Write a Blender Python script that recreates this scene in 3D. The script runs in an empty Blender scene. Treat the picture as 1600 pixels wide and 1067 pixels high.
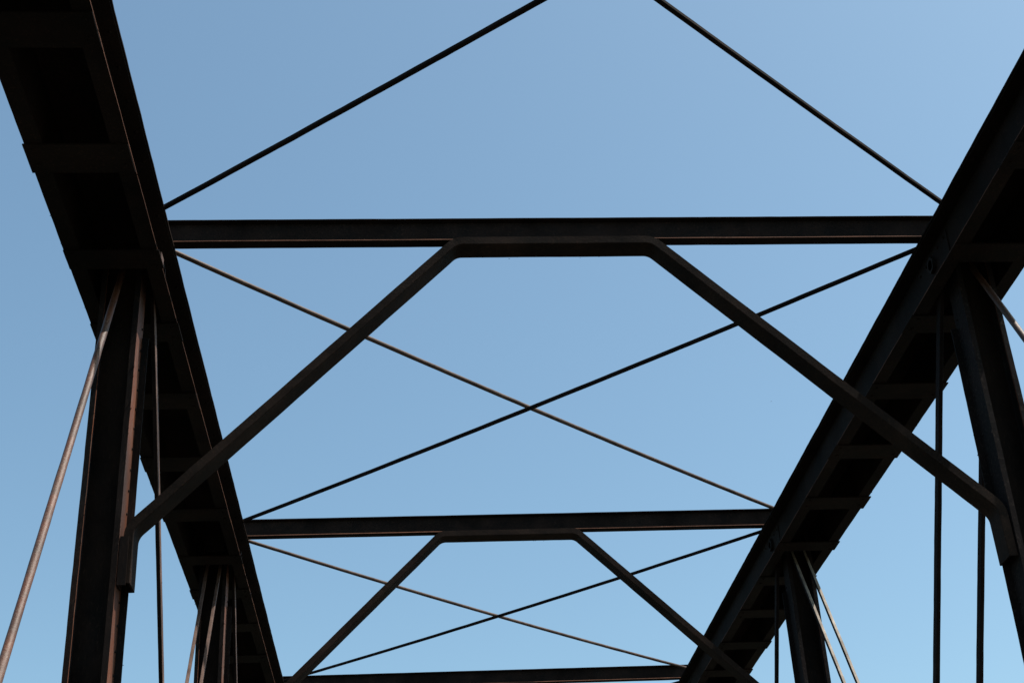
import bpy, math, random
from mathutils import Vector, Matrix, noise

scene = bpy.context.scene
R = math.radians

# ------------------------------------------------------------------ camera
EYE = 1.6
cam_d = bpy.data.cameras.new("camera")
cam_d.sensor_width = 36.0
cam_d.lens = 2323.2 / 1600 * 36.0
cam_d.clip_start = 0.05
cam_d.clip_end = 9000
cam = bpy.data.objects.new("camera", cam_d)
scene.collection.objects.link(cam)
r_ = Vector((0.99701035, -0.06068993, -0.04782364))
u_ = Vector((0.01215086, -0.48808344, 0.87271239))
f_ = Vector((0.07630678, 0.87068438, 0.48588681))
cam.matrix_world = Matrix(((r_.x, u_.x, -f_.x, -1.0818), (r_.y, u_.y, -f_.y, 0.0),
                           (r_.z, u_.z, -f_.z, EYE), (0, 0, 0, 1)))
scene.camera = cam

# ------------------------------------------------------------------ sky, sun, exposure
SUN = Vector((0.53, -0.075, 1.0)).normalized()
elev = math.asin(SUN.z)
azim = math.atan2(SUN.x, SUN.y)
world = bpy.data.worlds.new("World")
scene.world = world
world.use_nodes = True
wn = world.node_tree
wn.nodes.clear()
sky = wn.nodes.new("ShaderNodeTexSky")
sky.sky_type = 'NISHITA'
sky.sun_disc = False
sky.sun_elevation = elev
sky.sun_rotation = azim
sky.altitude = 200
sky.air_density = 1.0
sky.dust_density = 2.5
sky.ozone_density = 0.6
bg = wn.nodes.new("ShaderNodeBackground")
bg.inputs['Strength'].default_value = 0.12
wo = wn.nodes.new("ShaderNodeOutputWorld")
wb = wn.nodes.new("ShaderNodeMix")          # white balance of the photograph
wb.data_type = 'RGBA'; wb.blend_type = 'MULTIPLY'; wb.inputs[0].default_value = 1.0
wb.inputs[7].default_value = (0.888, 1.074, 1.012, 1)
wn.links.new(sky.outputs[0], wb.inputs[6])
wn.links.new(wb.outputs[2], bg.inputs[0])
wn.links.new(bg.outputs[0], wo.inputs[0])

sd = bpy.data.lights.new("sun", 'SUN')
sd.energy = 5.0
sd.angle = R(0.53)
sd.color = (1.0, 0.95, 0.88)
so = bpy.data.objects.new("sun", sd)
so.rotation_euler = SUN.to_track_quat('Z', 'Y').to_euler()
so.location = SUN * 60
scene.collection.objects.link(so)

scene.view_settings.view_transform = 'Standard'
scene.view_settings.look = 'None'
scene.view_settings.exposure = 0.57
scene.view_settings.gamma = 1.0
scene.view_settings.use_curve_mapping = False
scene.render.engine = 'CYCLES'
scene.cycles.max_bounces = 6

# ------------------------------------------------------------------ materials
def mat(name, cols, rough=(0.55, 0.8), scale=3.0, streak=1.0, bump=0.35, spec=0.4, fine=60, thr=(0.35, 0.65), metal=0.0, ior=1.5):
    """cols: base paint, second tone, rust speck"""
    m = bpy.data.materials.new(name)
    m.use_nodes = True
    nt = m.node_tree
    N, L = nt.nodes, nt.links
    b = N["Principled BSDF"]
    tc = N.new("ShaderNodeTexCoord")
    mp = N.new("ShaderNodeMapping")
    mp.inputs['Scale'].default_value = (1, 1, streak)
    L.new(tc.outputs['Object'], mp.inputs[0])
    n1 = N.new("ShaderNodeTexNoise"); n1.inputs['Scale'].default_value = scale; n1.inputs['Detail'].default_value = 8
    n1.inputs['Roughness'].default_value = 0.65
    n2 = N.new("ShaderNodeTexNoise"); n2.inputs['Scale'].default_value = fine; n2.inputs['Detail'].default_value = 6
    n2.inputs['Roughness'].default_value = 0.7
    for n in (n1, n2): L.new(mp.outputs[0], n.inputs['Vector'])
    r1 = N.new("ShaderNodeValToRGB")
    r1.color_ramp.elements[0].position = thr[0]; r1.color_ramp.elements[0].color = (*cols[0], 1)
    r1.color_ramp.elements[1].position = thr[1]; r1.color_ramp.elements[1].color = (*cols[1], 1)
    L.new(n1.outputs[0], r1.inputs[0])
    r2 = N.new("ShaderNodeValToRGB")
    r2.color_ramp.elements[0].position = 0.54; r2.color_ramp.elements[1].position = 0.78
    L.new(n2.outputs[0], r2.inputs[0])
    mx = N.new("ShaderNodeMix"); mx.data_type = 'RGBA'
    L.new(r2.outputs[0], mx.inputs[0]); L.new(r1.outputs[0], mx.inputs[6])
    mx.inputs[7].default_value = (*cols[2], 1)
    n3 = N.new("ShaderNodeTexNoise"); n3.inputs['Scale'].default_value = scale * 0.35; n3.inputs['Detail'].default_value = 5
    n3.inputs['Distortion'].default_value = 0.6
    L.new(tc.outputs['Object'], n3.inputs['Vector'])
    m3 = N.new("ShaderNodeMapRange")
    m3.inputs[1].default_value = 0.3; m3.inputs[2].default_value = 0.7; m3.inputs[3].default_value = 0.6; m3.inputs[4].default_value = 1.45
    L.new(n3.outputs[0], m3.inputs[0])
    vm = N.new("ShaderNodeVectorMath"); vm.operation = 'SCALE'
    L.new(mx.outputs[2], vm.inputs[0]); L.new(m3.outputs[0], vm.inputs['Scale'])
    L.new(vm.outputs[0], b.inputs['Base Color'])
    mr = N.new("ShaderNodeMapRange")
    mr.inputs[3].default_value = rough[0]; mr.inputs[4].default_value = rough[1]
    L.new(n1.outputs[0], mr.inputs[0]); L.new(mr.outputs[0], b.inputs['Roughness'])
    bp = N.new("ShaderNodeBump"); bp.inputs['Strength'].default_value = bump; bp.inputs['Distance'].default_value = 0.004
    L.new(n2.outputs[0], bp.inputs['Height']); L.new(bp.outputs[0], b.inputs['Normal'])
    b.inputs['Specular IOR Level'].default_value = spec
    b.inputs['Metallic'].default_value = metal
    b.inputs['IOR'].default_value = ior
    return m

M_CHORD = mat("weathered_black_paint", [(0.0098, 0.0070, 0.0056), (0.0150, 0.0086, 0.0066), (0.036, 0.018, 0.012)], scale=4, rough=(0.7, 0.9), spec=0.5, ior=1.13)
M_STRUT = mat("rusty_strut_steel", [(0.0105, 0.0078, 0.0068), (0.019, 0.0115, 0.0092), (0.040, 0.022, 0.016)], scale=7, rough=(0.7, 0.9), spec=0.5, ior=1.13)
M_BRACE = mat("dusty_brace_steel", [(0.0125, 0.0088, 0.0070), (0.025, 0.0150, 0.0112), (0.05, 0.027, 0.018)], scale=5, rough=(0.7, 0.9), spec=0.5, ior=1.13)
M_POST = mat("rusty_post_steel", [(0.010, 0.0095, 0.0095), (0.021, 0.0125, 0.010), (0.05, 0.030, 0.022)], scale=3.0, streak=0.30, thr=(0.40, 0.64), rough=(0.7, 0.9), ior=1.13)
M_WEB = mat("blackened_post_steel", [(0.0085, 0.0068, 0.0062), (0.020, 0.0125, 0.0098), (0.035, 0.02, 0.014)], scale=5, streak=0.35, rough=(0.7, 0.9), spec=0.5, ior=1.13)
M_RPOST = mat("speckled_post_steel", [(0.0110, 0.0095, 0.0090), (0.019, 0.013, 0.012), (0.06, 0.043, 0.035)], scale=4, fine=45, rough=(0.7, 0.9), spec=0.5, ior=1.13)
M_EDGE = mat("rusty_edge_steel", [(0.05, 0.022, 0.014), (0.10, 0.045, 0.028), (0.15, 0.09, 0.065)], scale=6, rough=(0.7, 0.9), spec=0.5, ior=1.13)
M_LITRUST = mat("sunlit_rust_steel", [(0.055, 0.031, 0.023), (0.13, 0.038, 0.015), (0.15, 0.11, 0.09)], rough=(0.6, 0.8), scale=2.6, streak=0.22, ior=1.3, fine=30)  # rust brightened so its colour carries the sunlight on the posts
M_BAR = mat("sunlit_flaking_steel", [(0.070, 0.038, 0.027), (0.125, 0.074, 0.056), (0.035, 0.017, 0.012)], scale=9, bump=0.6, ior=1.3)  # flaking steel, lightened to paint the sunlit faces of the left bars
M_PALE = mat("sunlit_pale_bar_steel", [(0.20, 0.155, 0.12), (0.32, 0.27, 0.22), (0.09, 0.045, 0.03)], scale=11, bump=0.6, ior=1.3)  # pale tone painting the sunlit upper faces of the right counter bars
M_ROD = mat("brown_rod_steel", [(0.045, 0.024, 0.017), (0.09, 0.057, 0.042), (0.025, 0.012, 0.009)], rough=(0.4, 0.65), scale=9, ior=1.3)
M_DROD = mat("dark_rod_steel", [(0.0095, 0.0068, 0.0062), (0.017, 0.010, 0.0085), (0.028, 0.016, 0.012)], scale=6, rough=(0.7, 0.9), spec=0.5, ior=1.13)
M_CROD = mat("worn_bright_rod_steel", [(0.095, 0.030, 0.012), (0.050, 0.027, 0.018), (0.15, 0.115, 0.085)], rough=(0.42, 0.66), scale=5, spec=0.5, ior=1.42, bump=0.9)
M_DECK = mat("timber_deck", [(0.035, 0.029, 0.024), (0.05, 0.042, 0.034), (0.025, 0.02, 0.018)], scale=2)
M_GROUND = mat("river_bank_soil", [(0.035, 0.045, 0.02), (0.06, 0.06, 0.035), (0.04, 0.03, 0.02)], scale=0.05, fine=1.5)
M_WATER = mat("dark_water", [(0.012, 0.02, 0.018), (0.016, 0.026, 0.022), (0.01, 0.016, 0.015)], rough=(0.08, 0.12), scale=0.2, fine=2, spec=0.5)
M_BIRD = mat("bird_plumage", [(0.03, 0.025, 0.022), (0.04, 0.035, 0.03), (0.02, 0.018, 0.015)], scale=20)

# ------------------------------------------------------------------ mesh helpers
class MB:
    def __init__(s): s.v = []; s.f = []; s.sm = []; s.mi = []
    def add(s, vs, fs, smooth=False, mi=None):
        o = len(s.v); s.v += [tuple(v) for v in vs]
        for n, f in enumerate(fs): s.f.append([i + o for i in f]); s.sm.append(smooth); s.mi.append(mi[n] if mi else 0)
    def mesh(s, name, m, m2=None):
        me = bpy.data.meshes.new(name)
        me.from_pydata(s.v, [], s.f); me.materials.append(m)
        if m2: me.materials.append(m2)
        for i, p in enumerate(me.polygons): p.use_smooth = s.sm[i]; p.material_index = s.mi[i] if m2 else 0
        me.update(); return me

def link(name, me, parent=None, loc=(0, 0, 0), **props):
    o = bpy.data.objects.new(name, me)
    scene.collection.objects.link(o)
    o.location = loc
    if parent: o.parent = parent
    for k, v in props.items(): o[k] = v
    return o

def rough_off(p, amp, seed):
    q = Vector((p[0] * 3.1 + seed, p[1] * 3.1, p[2] * 3.1))
    w = noise.noise_vector(q) * amp
    w += noise.noise_vector(q * 6.0) * amp * 0.7
    return w

def sweep(mb, sec, a, b, up, amp=0.0012, step=0.07, flip=False, smooth=False, caps=True, seed=0.0, worn_sunlit=()):
    """sweep a closed 2D section (side, up) from a to b; amp = metre-scale wear of the edges"""
    a, b = Vector(a), Vector(b)
    d = (b - a); Ln = d.length; d.normalize()
    side = d.cross(Vector(up)).normalized(); upv = side.cross(d).normalized()
    n = max(1, int(Ln / step)) if amp > 0 else 1
    k = len(sec); vs = []
    for i in range(n + 1):
        c = a + d * (Ln * i / n)
        for (sx, sy) in sec:
            p = c + side * sx + upv * sy
            if amp > 0: p = p + rough_off(p, amp, seed)
            vs.append(p)
    fs = []
    for i in range(n):
        for j in range(k):
            j2 = (j + 1) % k
            fs.append([i * k + j, i * k + j2, (i + 1) * k + j2, (i + 1) * k + j])
    if caps:
        fs.append(list(range(k))[::-1]); fs.append([n * k + j for j in range(k)])
    # worn_sunlit: section edges (index of their first point) in the second material: rusted toes, and sunlit faces painted brighter
    mi = [1 if j in worn_sunlit else 0 for i in range(n) for j in range(k)] + ([0, 0] if caps else [])
    mb.add(vs, fs, smooth, mi)

def rect(w, h, cx=0, cy=0, bev=0.0):
    x0, x1, y0, y1 = cx - w / 2, cx + w / 2, cy - h / 2, cy + h / 2
    if not bev: return [(x0, y0), (x1, y0), (x1, y1), (x0, y1)]
    return [(x0 + bev, y0), (x1 - bev, y0), (x1, y0 + bev), (x1, y1 - bev), (x1 - bev, y1), (x0 + bev, y1), (x0, y1 - bev), (x0, y0 + bev)]

def box(mb, c, s, amp=0.0, seed=0):
    x, y, z = [q / 2 for q in s]
    vs = [Vector((c[0] + i * x, c[1] + j * y, c[2] + k * z)) for k in (-1, 1) for j in (-1, 1) for i in (-1, 1)]
    if amp: vs = [v + rough_off(v, amp, seed) for v in vs]
    mb.add(vs, [[0, 2, 3, 1], [4, 5, 7, 6], [0, 1, 5, 4], [2, 6, 7, 3], [0, 4, 6, 2], [1, 3, 7, 5]])

def circle(r, n): return [(r * math.cos(2 * math.pi * i / n), r * math.sin(2 * math.pi * i / n)) for i in range(n)]

def rod(mb, a, b, r, n=12, amp=0.001, step=0.09, sag=0.0, seed=0):
    """round rod with a little sag and rust flakes; smooth shaded"""
    a, b = Vector(a), Vector(b); d = b - a; Ln = d.length; dn = d.normalized()
    side = dn.cross(Vector((0, 0, 1))).normalized(); upv = side.cross(dn)
    m = max(2, int(Ln / step)); vs = []
    for i in range(m + 1):
        t = i / m; c = a + d * t - Vector((0, 0, 1)) * sag * 4 * t * (1 - t)
        rr = r * (1 + 0.05 * noise.noise(Vector((seed, t * Ln * 5, 0))))
        for (x, y) in circle(rr, n):
            p = c + side * x + upv * y
            vs.append(p + rough_off(p, amp, seed))
    fs = [[i * n + j, i * n + (j + 1) % n, (i + 1) * n + (j + 1) % n, (i + 1) * n + j] for i in range(m) for j in range(n)]
    mb.add(vs, fs, True)
    mb.add(vs[:n], [list(range(n))[::-1]]); mb.add(vs[-n:], [list(range(n))])

def flakes(mb, a, b, w, n, rnd, size=(0.006, 0.014)):
    """loose rust scabs standing off the surface of a bar"""
    a, b = Vector(a), Vector(b)
    for _ in range(n):
        c = a.lerp(b, rnd.random()) + Vector([rnd.uniform(-1, 1) * q for q in w])
        s = rnd.uniform(*size)
        q = Matrix.Rotation(rnd.uniform(0, 6.28), 3, Vector((rnd.random(), rnd.random(), rnd.random() + .1)).normalized())
        vs = [c + q @ Vector(v) * s for v in ((-1, -.5, -.25), (1, -.6, -.2), (.8, .7, -.2), (-.8, .5, -.25), (0, 0, .4))]
        mb.add(vs, [[0, 3, 2, 1], [0, 1, 4], [1, 2, 4], [2, 3, 4], [3, 0, 4]])

def cyl(mb, a, b, r, n=16):
    a, b = Vector(a), Vector(b); d = (b - a).normalized()
    s = d.orthogonal().normalized(); t = d.cross(s)
    vs = [c + (s * x + t * y) for c in (a, b) for (x, y) in circle(r, n)]
    mb.add(vs, [[j, (j + 1) % n, n + (j + 1) % n, n + j] for j in range(n)], True)
    mb.add(vs[:n], [list(range(n))[::-1]]); mb.add(vs[n:], [list(range(n))])

def rivet(mb, c, nrm, r=0.014):
    nrm = Vector(nrm); s = nrm.orthogonal().normalized(); t = nrm.cross(s); c = Vector(c)
    n = 7; vs = []
    for (rr, h) in ((1, -0.05), (0.8, 0.42), (0.35, 0.68)):
        vs += [c + (s * x + t * y) * r * rr + nrm * r * h for (x, y) in circle(1, n)]
    fs = [[i * n + j, i * n + (j + 1) % n, (i + 1) * n + (j + 1) % n, (i + 1) * n + j] for i in range(2) for j in range(n)]
    mb.add(vs, fs, True); mb.add(vs[2 * n:], [list(range(n))])

# ------------------------------------------------------------------ setting below the bridge
def sheet(name, x0, x1, y0, y1, z, m, nx=1, ny=1, fn=None):
    mb = MB(); vs = []
    for j in range(ny + 1):
        for i in range(nx + 1):
            x = x0 + (x1 - x0) * i / nx; y = y0 + (y1 - y0) * j / ny
            vs.append((x, y, z + (fn(x, y) if fn else 0)))
    w = nx + 1
    mb.add(vs, [[j * w + i, j * w + i + 1, (j + 1) * w + i + 1, (j + 1) * w + i] for j in range(ny) for i in range(nx)])
    return link(name, mb.mesh(name, m), kind='structure')

def bank(x, y):
    t = min(1, max(0, (abs(y - 13) - 22) / 10)); t = t * t * (3 - 2 * t)
    return -7.5 + 5.9 * t + 0.4 * noise.noise(Vector((x * .06, y * .06, 0)))
gmb = MB(); gx = [-3000, -600, -150, -60, -30, -15, 0, 15, 30, 60, 150, 600, 3000]
gy = [-3000, -600, -150, -60] + list(range(-30, 60, 3)) + [80, 150, 600, 3000]
gv = [(x, y, bank(x, y)) for y in gy for x in gx]; w_ = len(gx)
gmb.add(gv, [[j * w_ + i, j * w_ + i + 1, (j + 1) * w_ + i + 1, (j + 1) * w_ + i] for j in range(len(gy) - 1) for i in range(w_ - 1)], True)
link("ground", gmb.mesh("ground", M_GROUND), kind='structure')
sheet("river_water", -3000, 3000, -14, 40, -6.2, M_WATER)

# ------------------------------------------------------------------ bridge dimensions (metres, z from the deck)
Y1, P = 8.6417, 5.3342
def NY(i): return Y1 + (i - 1) * P
Z0 = EYE
HB = 5.2048 + Z0           # underside of the top chord
HT = 5.5777 + Z0           # top of the cover plate
PINZ = 5.41 + Z0
PINB = -2.85 + Z0
XI, XO = 2.600, 3.184      # toes of the inner and outer channels
NODES = [0, 1, 2, 3, 4]
YA, YB = NY(0) - 4.2, NY(4) + 4.2

bridge = bpy.data.objects.new("truss_bridge", None)
scene.collection.objects.link(bridge)
bridge['label'] = "dark rusty steel through-truss bridge seen from below against a clear blue sky"
bridge['category'] = "bridge"

# top chords ---------------------------------------------------------
mesh_cache = {}
for s in (-1, 1):
    rnd = random.Random(11 + s)
    # cover plate
    mb = MB()
    sweep(mb, rect(0.602, 0.012, 0, -0.006), (s * 2.8905, YA, HT), (s * 2.8905, YB, HT), (0, 0, 1), amp=0.0022, seed=s * 5)
    chord = link("top_chord", mb.mesh("top_chord", M_CHORD), bridge)
    # two channels, flanges turned outwards
    for (xt, xw, nm) in ((XI, 2.690, 'inner'), (XO, 3.094, 'outer')):
        mb = MB(); g = 1 if xw > xt else -1
        # section in x/z, closed outline (x absolute, z absolute)
        t = 0.012; top = HT - 0.0125
        xo = xw + g * t
        sec = [(xt, HB), (xo, HB), (xo, top), (xt, top), (xt, top - 0.011), (xw, top - 0.020), (xw, HB + 0.020), (xt + g * .004, HB + 0.012), (xt, HB + 0.008)]
        sec = [(s * x, z) for (x, z) in sec]
        # side = d x up = +x for d=+y, up=+z
        cc = [(x, z) for (x, z) in sec]
        area = sum(cc[i][0] * cc[(i + 1) % 9][1] - cc[(i + 1) % 9][0] * cc[i][1] for i in range(9))
        wn_ = (8, 7)
        if area < 0: cc = cc[::-1]; wn_ = (0, 8)
        sweep(mb, cc, (0, YA, 0), (0, YB, 0), (0, 0, 1), amp=0.0013, seed=s * 3 + xt, worn_sunlit=wn_)
        flakes(mb, (s * xt, YA + 3, HB + .002), (s * xt, YB - 4, HB + .002), (0.003, 0, 0.003), 60, rnd, (.003, .006))
        link("channel", mb.mesh("channel", M_CHORD, M_EDGE), chord)
    # batten plates under the flanges
    for i in NODES[:-1]:
        for off, wd in ((0.48, 0.25), (1.55, 0.26), (2.66, 0.27), (3.77, 0.27), (4.87, 0.22)):
            mb = MB(); y = NY(i) + off + rnd.uniform(-.02, .02)
            sk = rnd.uniform(-.006, .006)
            sweep(mb, rect((0.590 if s < 0 else 0.602) + rnd.uniform(-.004, .008), 0.010, 0, -0.006, 0.002), (s * 2.893 + sk, y - wd / 2, HB), (s * 2.893 + sk, y + wd / 2, HB), (0, 0, 1), amp=0.0012, seed=y)
            bt = link("batten_plate", mb.mesh("batten_plate", M_CHORD), chord)
    # a small lug left standing on the inner flange by the first visible node
    if s < 0:
        mb = MB(); box(mb, (-2.614, NY(1) - .34, HB + .055), (0.018, 0.10, 0.085), 0.004)
        link("lug", mb.mesh("lug", M_BAR), chord)
    # pins with nuts, gusset plates and rivets at each node
    rv = MB()
    for i in NODES:
        y = NY(i)
        mb = MB(); cyl(mb, (s * 2.655, y + .03, PINZ), (s * 3.13, y + .03, PINZ), 0.038)
        cyl(mb, (s * 2.655, y + .03, PINZ), (s * 2.689, y + .03, PINZ), 0.062, 6)
        cyl(mb, (s * 3.096, y + .03, PINZ), (s * 3.13, y + .03, PINZ), 0.062, 6)
        link("pin", mb.mesh("pin", M_STRUT), chord)
        for gxp in (2.686, 3.098):
            mb = MB(); box(mb, (s * gxp, y + .03, HB + .18), (0.007, 0.62, 0.25), 0.001)
            link("gusset_plate", mb.mesh("gusset_plate", M_CHORD), chord)
        for k in range(5):
            for zz in (HB + .085, HB + .27):
                rivet(rv, (s * 2.6825, y + .03 - .26 + k * .13, zz), (-s, 0, 0), 0.013)
    y = YA + .1
    while y < YB:
        rivet(rv, (s * 2.64, y, HT - .026), (0, 0, -1), 0.013)
        rivet(rv, (s * 3.14, y, HT - .026), (0, 0, -1), 0.013); y += 0.30
    for i in NODES[:-1]:
        for off in (0.48, 1.55, 2.66, 3.77, 4.87):
            for x in (2.645, 3.14):
                for dy in (-.07, .07): rivet(rv, (s * x, NY(i) + off + dy, HB - .0115), (0, 0, -1), 0.013)
    link("rivet", rv.mesh("rivet", M_CHORD), chord, kind='stuff')

# posts --------------------------------------------------------------
for i in NODES:
    for s in (-1, 1):
        y = NY(i); yn, yf = y - 0.10, y + 0.10
        zt, zb = HT - 0.05, PINB - 0.15
        rnd = random.Random(i * 7 + s)
        mb = MB()     # solid web plate between the two sides
        sweep(mb, rect(0.228, 0.010), (s * 2.903, y + 0.03, zb), (s * 2.903, y + 0.03, zt - .05), (0, 1, 0), amp=0.0008, step=.2)
        post = link("vertical_post", mb.mesh("vertical_post", M_WEB), bridge)
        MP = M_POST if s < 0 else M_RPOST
        # inner bar: web, near flange turned in, far flange turned out (stops below the chord)
        mb = MB()
        t = 0.011
        def zsec(pts):
            a = sum(pts[k][0] * pts[(k + 1) % len(pts)][1] - pts[(k + 1) % len(pts)][0] * pts[k][1] for k in range(len(pts)))
            return pts if a > 0 else pts[::-1]
        # local section (x, y) swept along z ; d=+z, up=+y -> side = d x up = -x
        web = [(2.776, yn), (2.812, yn), (2.812, yn + .010), (2.787, yn + .014), (2.787, yf), (2.776, yf)]
        wsec = zsec([(-s * a, b) for a, b in web])
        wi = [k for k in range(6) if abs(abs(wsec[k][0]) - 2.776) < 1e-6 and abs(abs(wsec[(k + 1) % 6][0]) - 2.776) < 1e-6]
        sweep(mb, wsec, (0, 0, zb), (0, 0, zt), (0, 1, 0), amp=0.0015, seed=i + s, worn_sunlit=wi if s < 0 else ())  # left posts: sunlight painted into the rust colour of the road-side web face
        fl = [(2.732, yf - .011), (2.7755, yf - .011), (2.7755, yf), (2.732, yf)]
        sweep(mb, zsec([(-s * a, b) for a, b in fl]), (0, 0, zb), (0, 0, 4.93 + Z0), (0, 1, 0), amp=0.0018, seed=i + s)
        flakes(mb, (s * 2.776, yn, zb), (s * 2.776, yn, zt - .5), (.003, .003, 0), 70, rnd, (.003, .007))
        flakes(mb, (s * 2.732, yf, zb), (s * 2.732, yf, zt - .7), (.003, .003, 0), 26, rnd, (.003, .006))
        link("channel", mb.mesh("channel", MP, M_LITRUST), post)
        mb = MB()
        web = [(3.034, yn), (3.000, yn), (2.999, yn + .013), (3.023, yn + .016), (3.023, yf - .014), (3.000, yf - .009), (3.000, yf), (3.034, yf)]
        wsec = zsec([(-s * a, b) for a, b in web])
        wi = [k for k in range(8) if {round(abs(wsec[k][0]), 3), round(abs(wsec[(k + 1) % 8][0]), 3)} == {3.0, 2.999}]
        sweep(mb, wsec, (0, 0, zb), (0, 0, zt), (0, 1, 0), amp=0.0018, seed=i + s + 9, worn_sunlit=wi)  # lit line along the toe put into its rust colour
        flakes(mb, (s * 3.0, yn, zb), (s * 3.0, yn, zt - .5), (.003, .003, 0), 50, rnd, (.003, .006))
        link("channel", mb.mesh("channel", MP, M_LITRUST), post)
        rv = MB(); z = 1.2 + Z0
        while z < HB - .1:
            jz = rnd.uniform(-.01, .01)
            rivet(rv, (s * 2.7755, y + .055, z + jz), (-s, 0, 0), .010)
            rivet(rv, (s * 3.0345, y + .0, z + jz), (s, 0, 0), .012); z += .145
        link("rivet", rv.mesh("rivet", MP), post, kind='stuff')

# cross struts and knee braces ----------------------------------------
SB, ST, TX = 5.6013 + Z0, 5.7829 + Z0, 0.0445
def bend(pts, rad, n=6):
    out = [Vector(pts[0])]
    for a, b, c in zip(pts, pts[1:], pts[2:]):
        a, b, c = Vector(a), Vector(b), Vector(c)
        d1 = (a - b).normalized(); d2 = (c - b).normalized()
        p1, p2 = b + d1 * rad, b + d2 * rad
        for k in range(n + 1):
            t = k / n; out.append(p1 * (1 - t) ** 2 + b * 2 * t * (1 - t) + p2 * t * t)
    out.append(Vector(pts[-1])); return out

for i in NODES:
    y = NY(i)
    rnd = random.Random(50 + i)
    mb = MB()
    q = 0.0085
    sec = [(-TX, SB + .002), (-TX + .003, SB), (TX - .003, SB), (TX, SB + .002), (TX, SB + .008), (TX - .003, SB + .010), (.005, SB + .017), (.005, ST - .017), (TX - .003, ST - .010), (TX, ST - .008),
           (TX, ST - .002), (TX - .003, ST), (-TX + .003, ST), (-TX, ST - .002), (-TX, ST - .008), (-TX + .003, ST - .010), (-.005, ST - .017), (-.005, SB + .018), (-TX + .006, SB + .013), (-TX, SB + .006)]
    # d=+x, up=+z -> side = x cross z = -y
    sec2 = [(-a, b) for a, b in sec][::-1]
    sweep(mb, sec2, (-3.1, y, 0), (3.1, y, 0), (0, 0, 1), amp=0.0010, seed=i * 2, worn_sunlit=(0, 19))
    strut = link("cross_strut", mb.mesh("cross_strut", M_STRUT, M_EDGE), bridge)
    for s in (-1, 1):
        mb = MB(); box(mb, (s * 2.89, y, (HT + SB) / 2), (0.34, 0.16, SB - HT - .002))
        link("bearing_plate", mb.mesh("bearing_plate", M_STRUT), strut)
    # knee brace: inverted channel, web below, legs up; follows the strut then runs down to both posts
    cx = [(-2.752, 0, 3.16 + Z0), (-2.752, 0, 3.53 + Z0), (-0.694, 0, SB - .004), (0.694, 0, SB - .004), (2.762, 0, 3.545 + Z0), (2.768, 0, 3.20 + Z0)]
    path = bend(cx, 0.065)
    # dense points along straight runs
    dense = []
    for a, b in zip(path, path[1:]):
        n = max(1, int((b - a).length / 0.08))
        for k in range(n): dense.append(a.lerp(b, k / n))
    dense.append(path[-1])
    HW, TH = 0.089, 0.058
    usec = [(-HW, 0), (-HW, -TH + .004), (-HW + .004, -TH), (HW - .004, -TH), (HW, -TH + .004), (HW, 0), (HW - .011, 0), (HW - .011, -TH + .012), (-HW + .011, -TH + .012), (-HW + .011, 0)]
    k = len(usec); vs = []
    for j, p in enumerate(dense):
        a = dense[max(0, j - 1)]; b = dense[min(len(dense) - 1, j + 1)]
        d = (b - a).normalized(); nrm = Vector((-d.z, 0, d.x))      # outward (up at the middle)
        if nrm.z < -0.01: nrm = -nrm
        for (sy, sn) in usec:
            v = p + Vector((0, y + sy, 0)) + nrm * sn
            vs.append(v + rough_off(v, 0.0016, i))
    fs = [[j * k + m, j * k + (m + 1) % k, (j + 1) * k + (m + 1) % k, (j + 1) * k + m] for j in range(len(dense) - 1) for m in range(k)]
    fs += [list(range(k))[::-1], [(len(dense) - 1) * k + m for m in range(k)]]
    mb = MB(); mb.add(vs, fs)
    for a, b in zip(cx[1:-1], cx[2:-1]):
        off = Vector((0, y + HW, -TH)) ; flakes(mb, Vector(a) + off, Vector(b) + off, (.01, .004, .006), 9, rnd, (.002, .005))
    brace = link("knee_brace", mb.mesh("knee_brace", M_BRACE), bridge)
    for s in (-1, 1):
        if s > 0: continue
        mb = MB()
        box(mb, (s * 2.745, y - .094, 3.30 + Z0), (0.052, 0.008, 0.31), .001)
        box(mb, (s * 2.7665, y - .045, 3.30 + Z0), (0.008, 0.09, 0.31), .001)
        ca = link("clip_angle", mb.mesh("clip_angle", M_POST), brace)

# diagonals ------------------------------------------------------------
def flatbar(a, b, w, dpt, m, name, seed, m2=None, worn_sunlit=()):
    """bar thin in x (w), deep in the plane of the truss (dpt)"""
    mb = MB(); rnd = random.Random(seed)
    sweep(mb, rect(dpt, w, 0, 0, 0.003), a, b, (1, 0, 0), amp=0.0013, seed=seed, worn_sunlit=worn_sunlit)
    flakes(mb, a, b, (w * .45, dpt * .35, .0), 90, rnd, (.004, .009))
    for e in (a, b):
        cyl(mb, (e[0] - w * .45, e[1], e[2]), (e[0] + w * .45, e[1], e[2]), dpt * .95, 20)
    return link(name, mb.mesh(name, m, m2), bridge)

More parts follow.
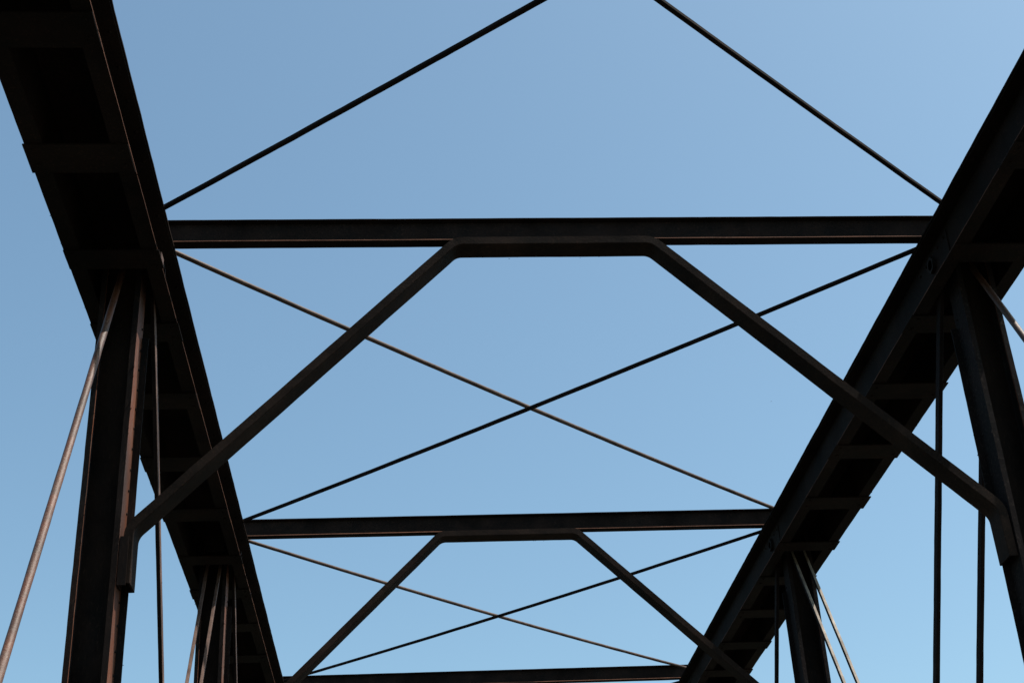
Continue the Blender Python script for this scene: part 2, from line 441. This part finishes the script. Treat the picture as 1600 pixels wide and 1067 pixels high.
for s in (-1, 1):
    for i in NODES[:-1]:
        # pair of main bars from top of node i down to the foot of node i+1, outside the post
        for k, x in enumerate((2.733, 3.052)):
            flatbar((s * x, NY(i) + .03, PINZ), (s * x, NY(i + 1), PINB), 0.028, 0.072, M_DROD, "diagonal_bar", 100 + i * 4 + k + s,
                    M_BAR, (3, 4, 5, 6, 7) if s < 0 else ())  # left bars: sunlit faces in a lighter colour, shaded faces left dark
    for i in NODES[1:]:
        if i == 1:
            mb = MB(); rod(mb, (s * 2.92, NY(1) - .02, PINZ - .02), (s * 2.68, NY(0), PINB - .10), 0.0215, n=16, seed=s * 3.3, amp=.0006)
            link("counter_rod", mb.mesh("counter_rod", M_CROD), bridge)
        else:
            for k, x in enumerate((2.84, 2.965)):
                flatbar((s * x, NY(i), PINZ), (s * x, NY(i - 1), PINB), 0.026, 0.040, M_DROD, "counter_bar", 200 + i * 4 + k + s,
                        M_PALE if s > 0 else M_BAR, (1, 2, 3) if s > 0 else (1, 2, 3, 4, 5))  # sun-facing sides painted lighter than the dark shaded ones

# sway rods in the top plane --------------------------------------------
ZR = HT + 0.022
for i in NODES[:-1]:
    e = 0.18
    for kind in (1, -1):
        ya, yb = NY(i) + 0.11, NY(i + 1) - 0.47
        if i == 0: ya = 3.50 if kind == 1 else 3.64
        sl = (yb - ya) / 5.2
        a = (-kind * (2.6 + e), ya - sl * e, ZR + (.020 if kind == 1 else -.006) )
        b = (kind * (2.6 + e), yb + sl * e, ZR + (.020 if kind == 1 else -.006))
        mb = MB()
        rnd = random.Random(i * 9 + kind)
        if kind == 1 and i > 0:
            rod(mb, a, b, 0.0180, n=14, sag=0.040, seed=i, amp=.0010)
            m = M_ROD
        else:
            mid = (Vector(a) + Vector(b)) / 2
            pts = [Vector(a).lerp(Vector(b), t / 8) - Vector((0, 0, .032 * 4 * (t / 8) * (1 - t / 8))) for t in range(9)]
            for c0, c1 in zip(pts, pts[1:]): sweep(mb, rect(0.031, 0.028, 0, 0, 0.004), c0, c1, (0, 0, 1), amp=0.0012, seed=i)
            m = M_DROD
        link("sway_rod", mb.mesh("sway_rod", m), bridge)

# floor of the bridge: bottom chords, floor beams and timber planks -------
for s in (-1, 1):
    for x in (2.75, 3.03):
        mb = MB(); sweep(mb, rect(0.03, 0.12), (s * x, NY(-1), PINB), (s * x, NY(5), PINB), (0, 0, 1), amp=0)
        link("bottom_chord", mb.mesh("bottom_chord", M_CHORD), bridge)
for i in range(-1, 6):
    mb = MB(); sweep(mb, rect(0.16, 0.42), (-3.2, NY(i), -0.42), (3.2, NY(i), -0.42), (0, 0, 1), amp=0)
    link("floor_beam", mb.mesh("floor_beam", M_CHORD), bridge)
pm = MB(); box(pm, (0, 0, -.05), (5.0, 0.24, 0.08)); pme = pm.mesh("deck_plank", M_DECK)
y = NY(-1); n = 0
while y < NY(5):
    link("deck_plank", pme, bridge, (random.Random(n).uniform(-.02, .02), y, 0)); y += 0.25; n += 1
for x in (-2.1, -1.05, 0, 1.05, 2.1):
    mb = MB(); box(mb, (x, (NY(-1) + NY(5)) / 2, -.15), (.14, NY(5) - NY(-1), .118))
    link("stringer", mb.mesh("stringer", M_CHORD), bridge)

# ------------------------------------------------------------------ birds far off in the sky
def bird(d, dist, span, yaw, label):
    p = Vector((-1.0818, 0, EYE)) + Vector(d) * dist
    mb = MB(); h = span / 2
    # body: spindle along x
    ring = 6; xs = [(-.30, .0), (-.22, .035), (-.05, .06), (.12, .055), (.22, .04), (.30, .012)]
    vs = []
    for (x, r) in xs:
        vs += [(x * span, max(r, .004) * span * math.cos(2 * math.pi * k / ring), max(r, .004) * span * math.sin(2 * math.pi * k / ring)) for k in range(ring)]
    mb.add(vs, [[a * ring + k, a * ring + (k + 1) % ring, (a + 1) * ring + (k + 1) % ring, (a + 1) * ring + k] for a in range(5) for k in range(ring)], True)
    body = mb
    o = link("bird", body.mesh("bird", M_BIRD), None, p, label=label, category="bird", group="tiny birds high in the sky")
    o.rotation_euler = (0, 0, yaw)
    for s in (-1, 1):
        w = MB()
        top = [(.12, 0, .03), (.10, s * .25, .12), (-.02, s * .5, .06), (-.08, s * .24, .11), (-.06, 0, .03)]
        vs = [(x * span, yy * span, z * span) for x, yy, z in top] + [(x * span, yy * span, z * span - .012 * span) for x, yy, z in top]
        w.add(vs, [[0, 1, 2, 3, 4], [9, 8, 7, 6, 5]] + [[k, k + 5, (k + 1) % 5 + 5, (k + 1) % 5] for k in range(5)])
        link("wing", w.mesh("wing", M_BIRD), o)
    return o
bird((0.24572108, 0.86599696, 0.43551167), 190, 0.26, 0.5, "tiny dark bird in the sky left of the right knee brace")
bird((-0.000588, 0.907691, 0.419639), 240, 0.20, 2.2, "tiniest dark speck of a bird above the long dark sway rod")
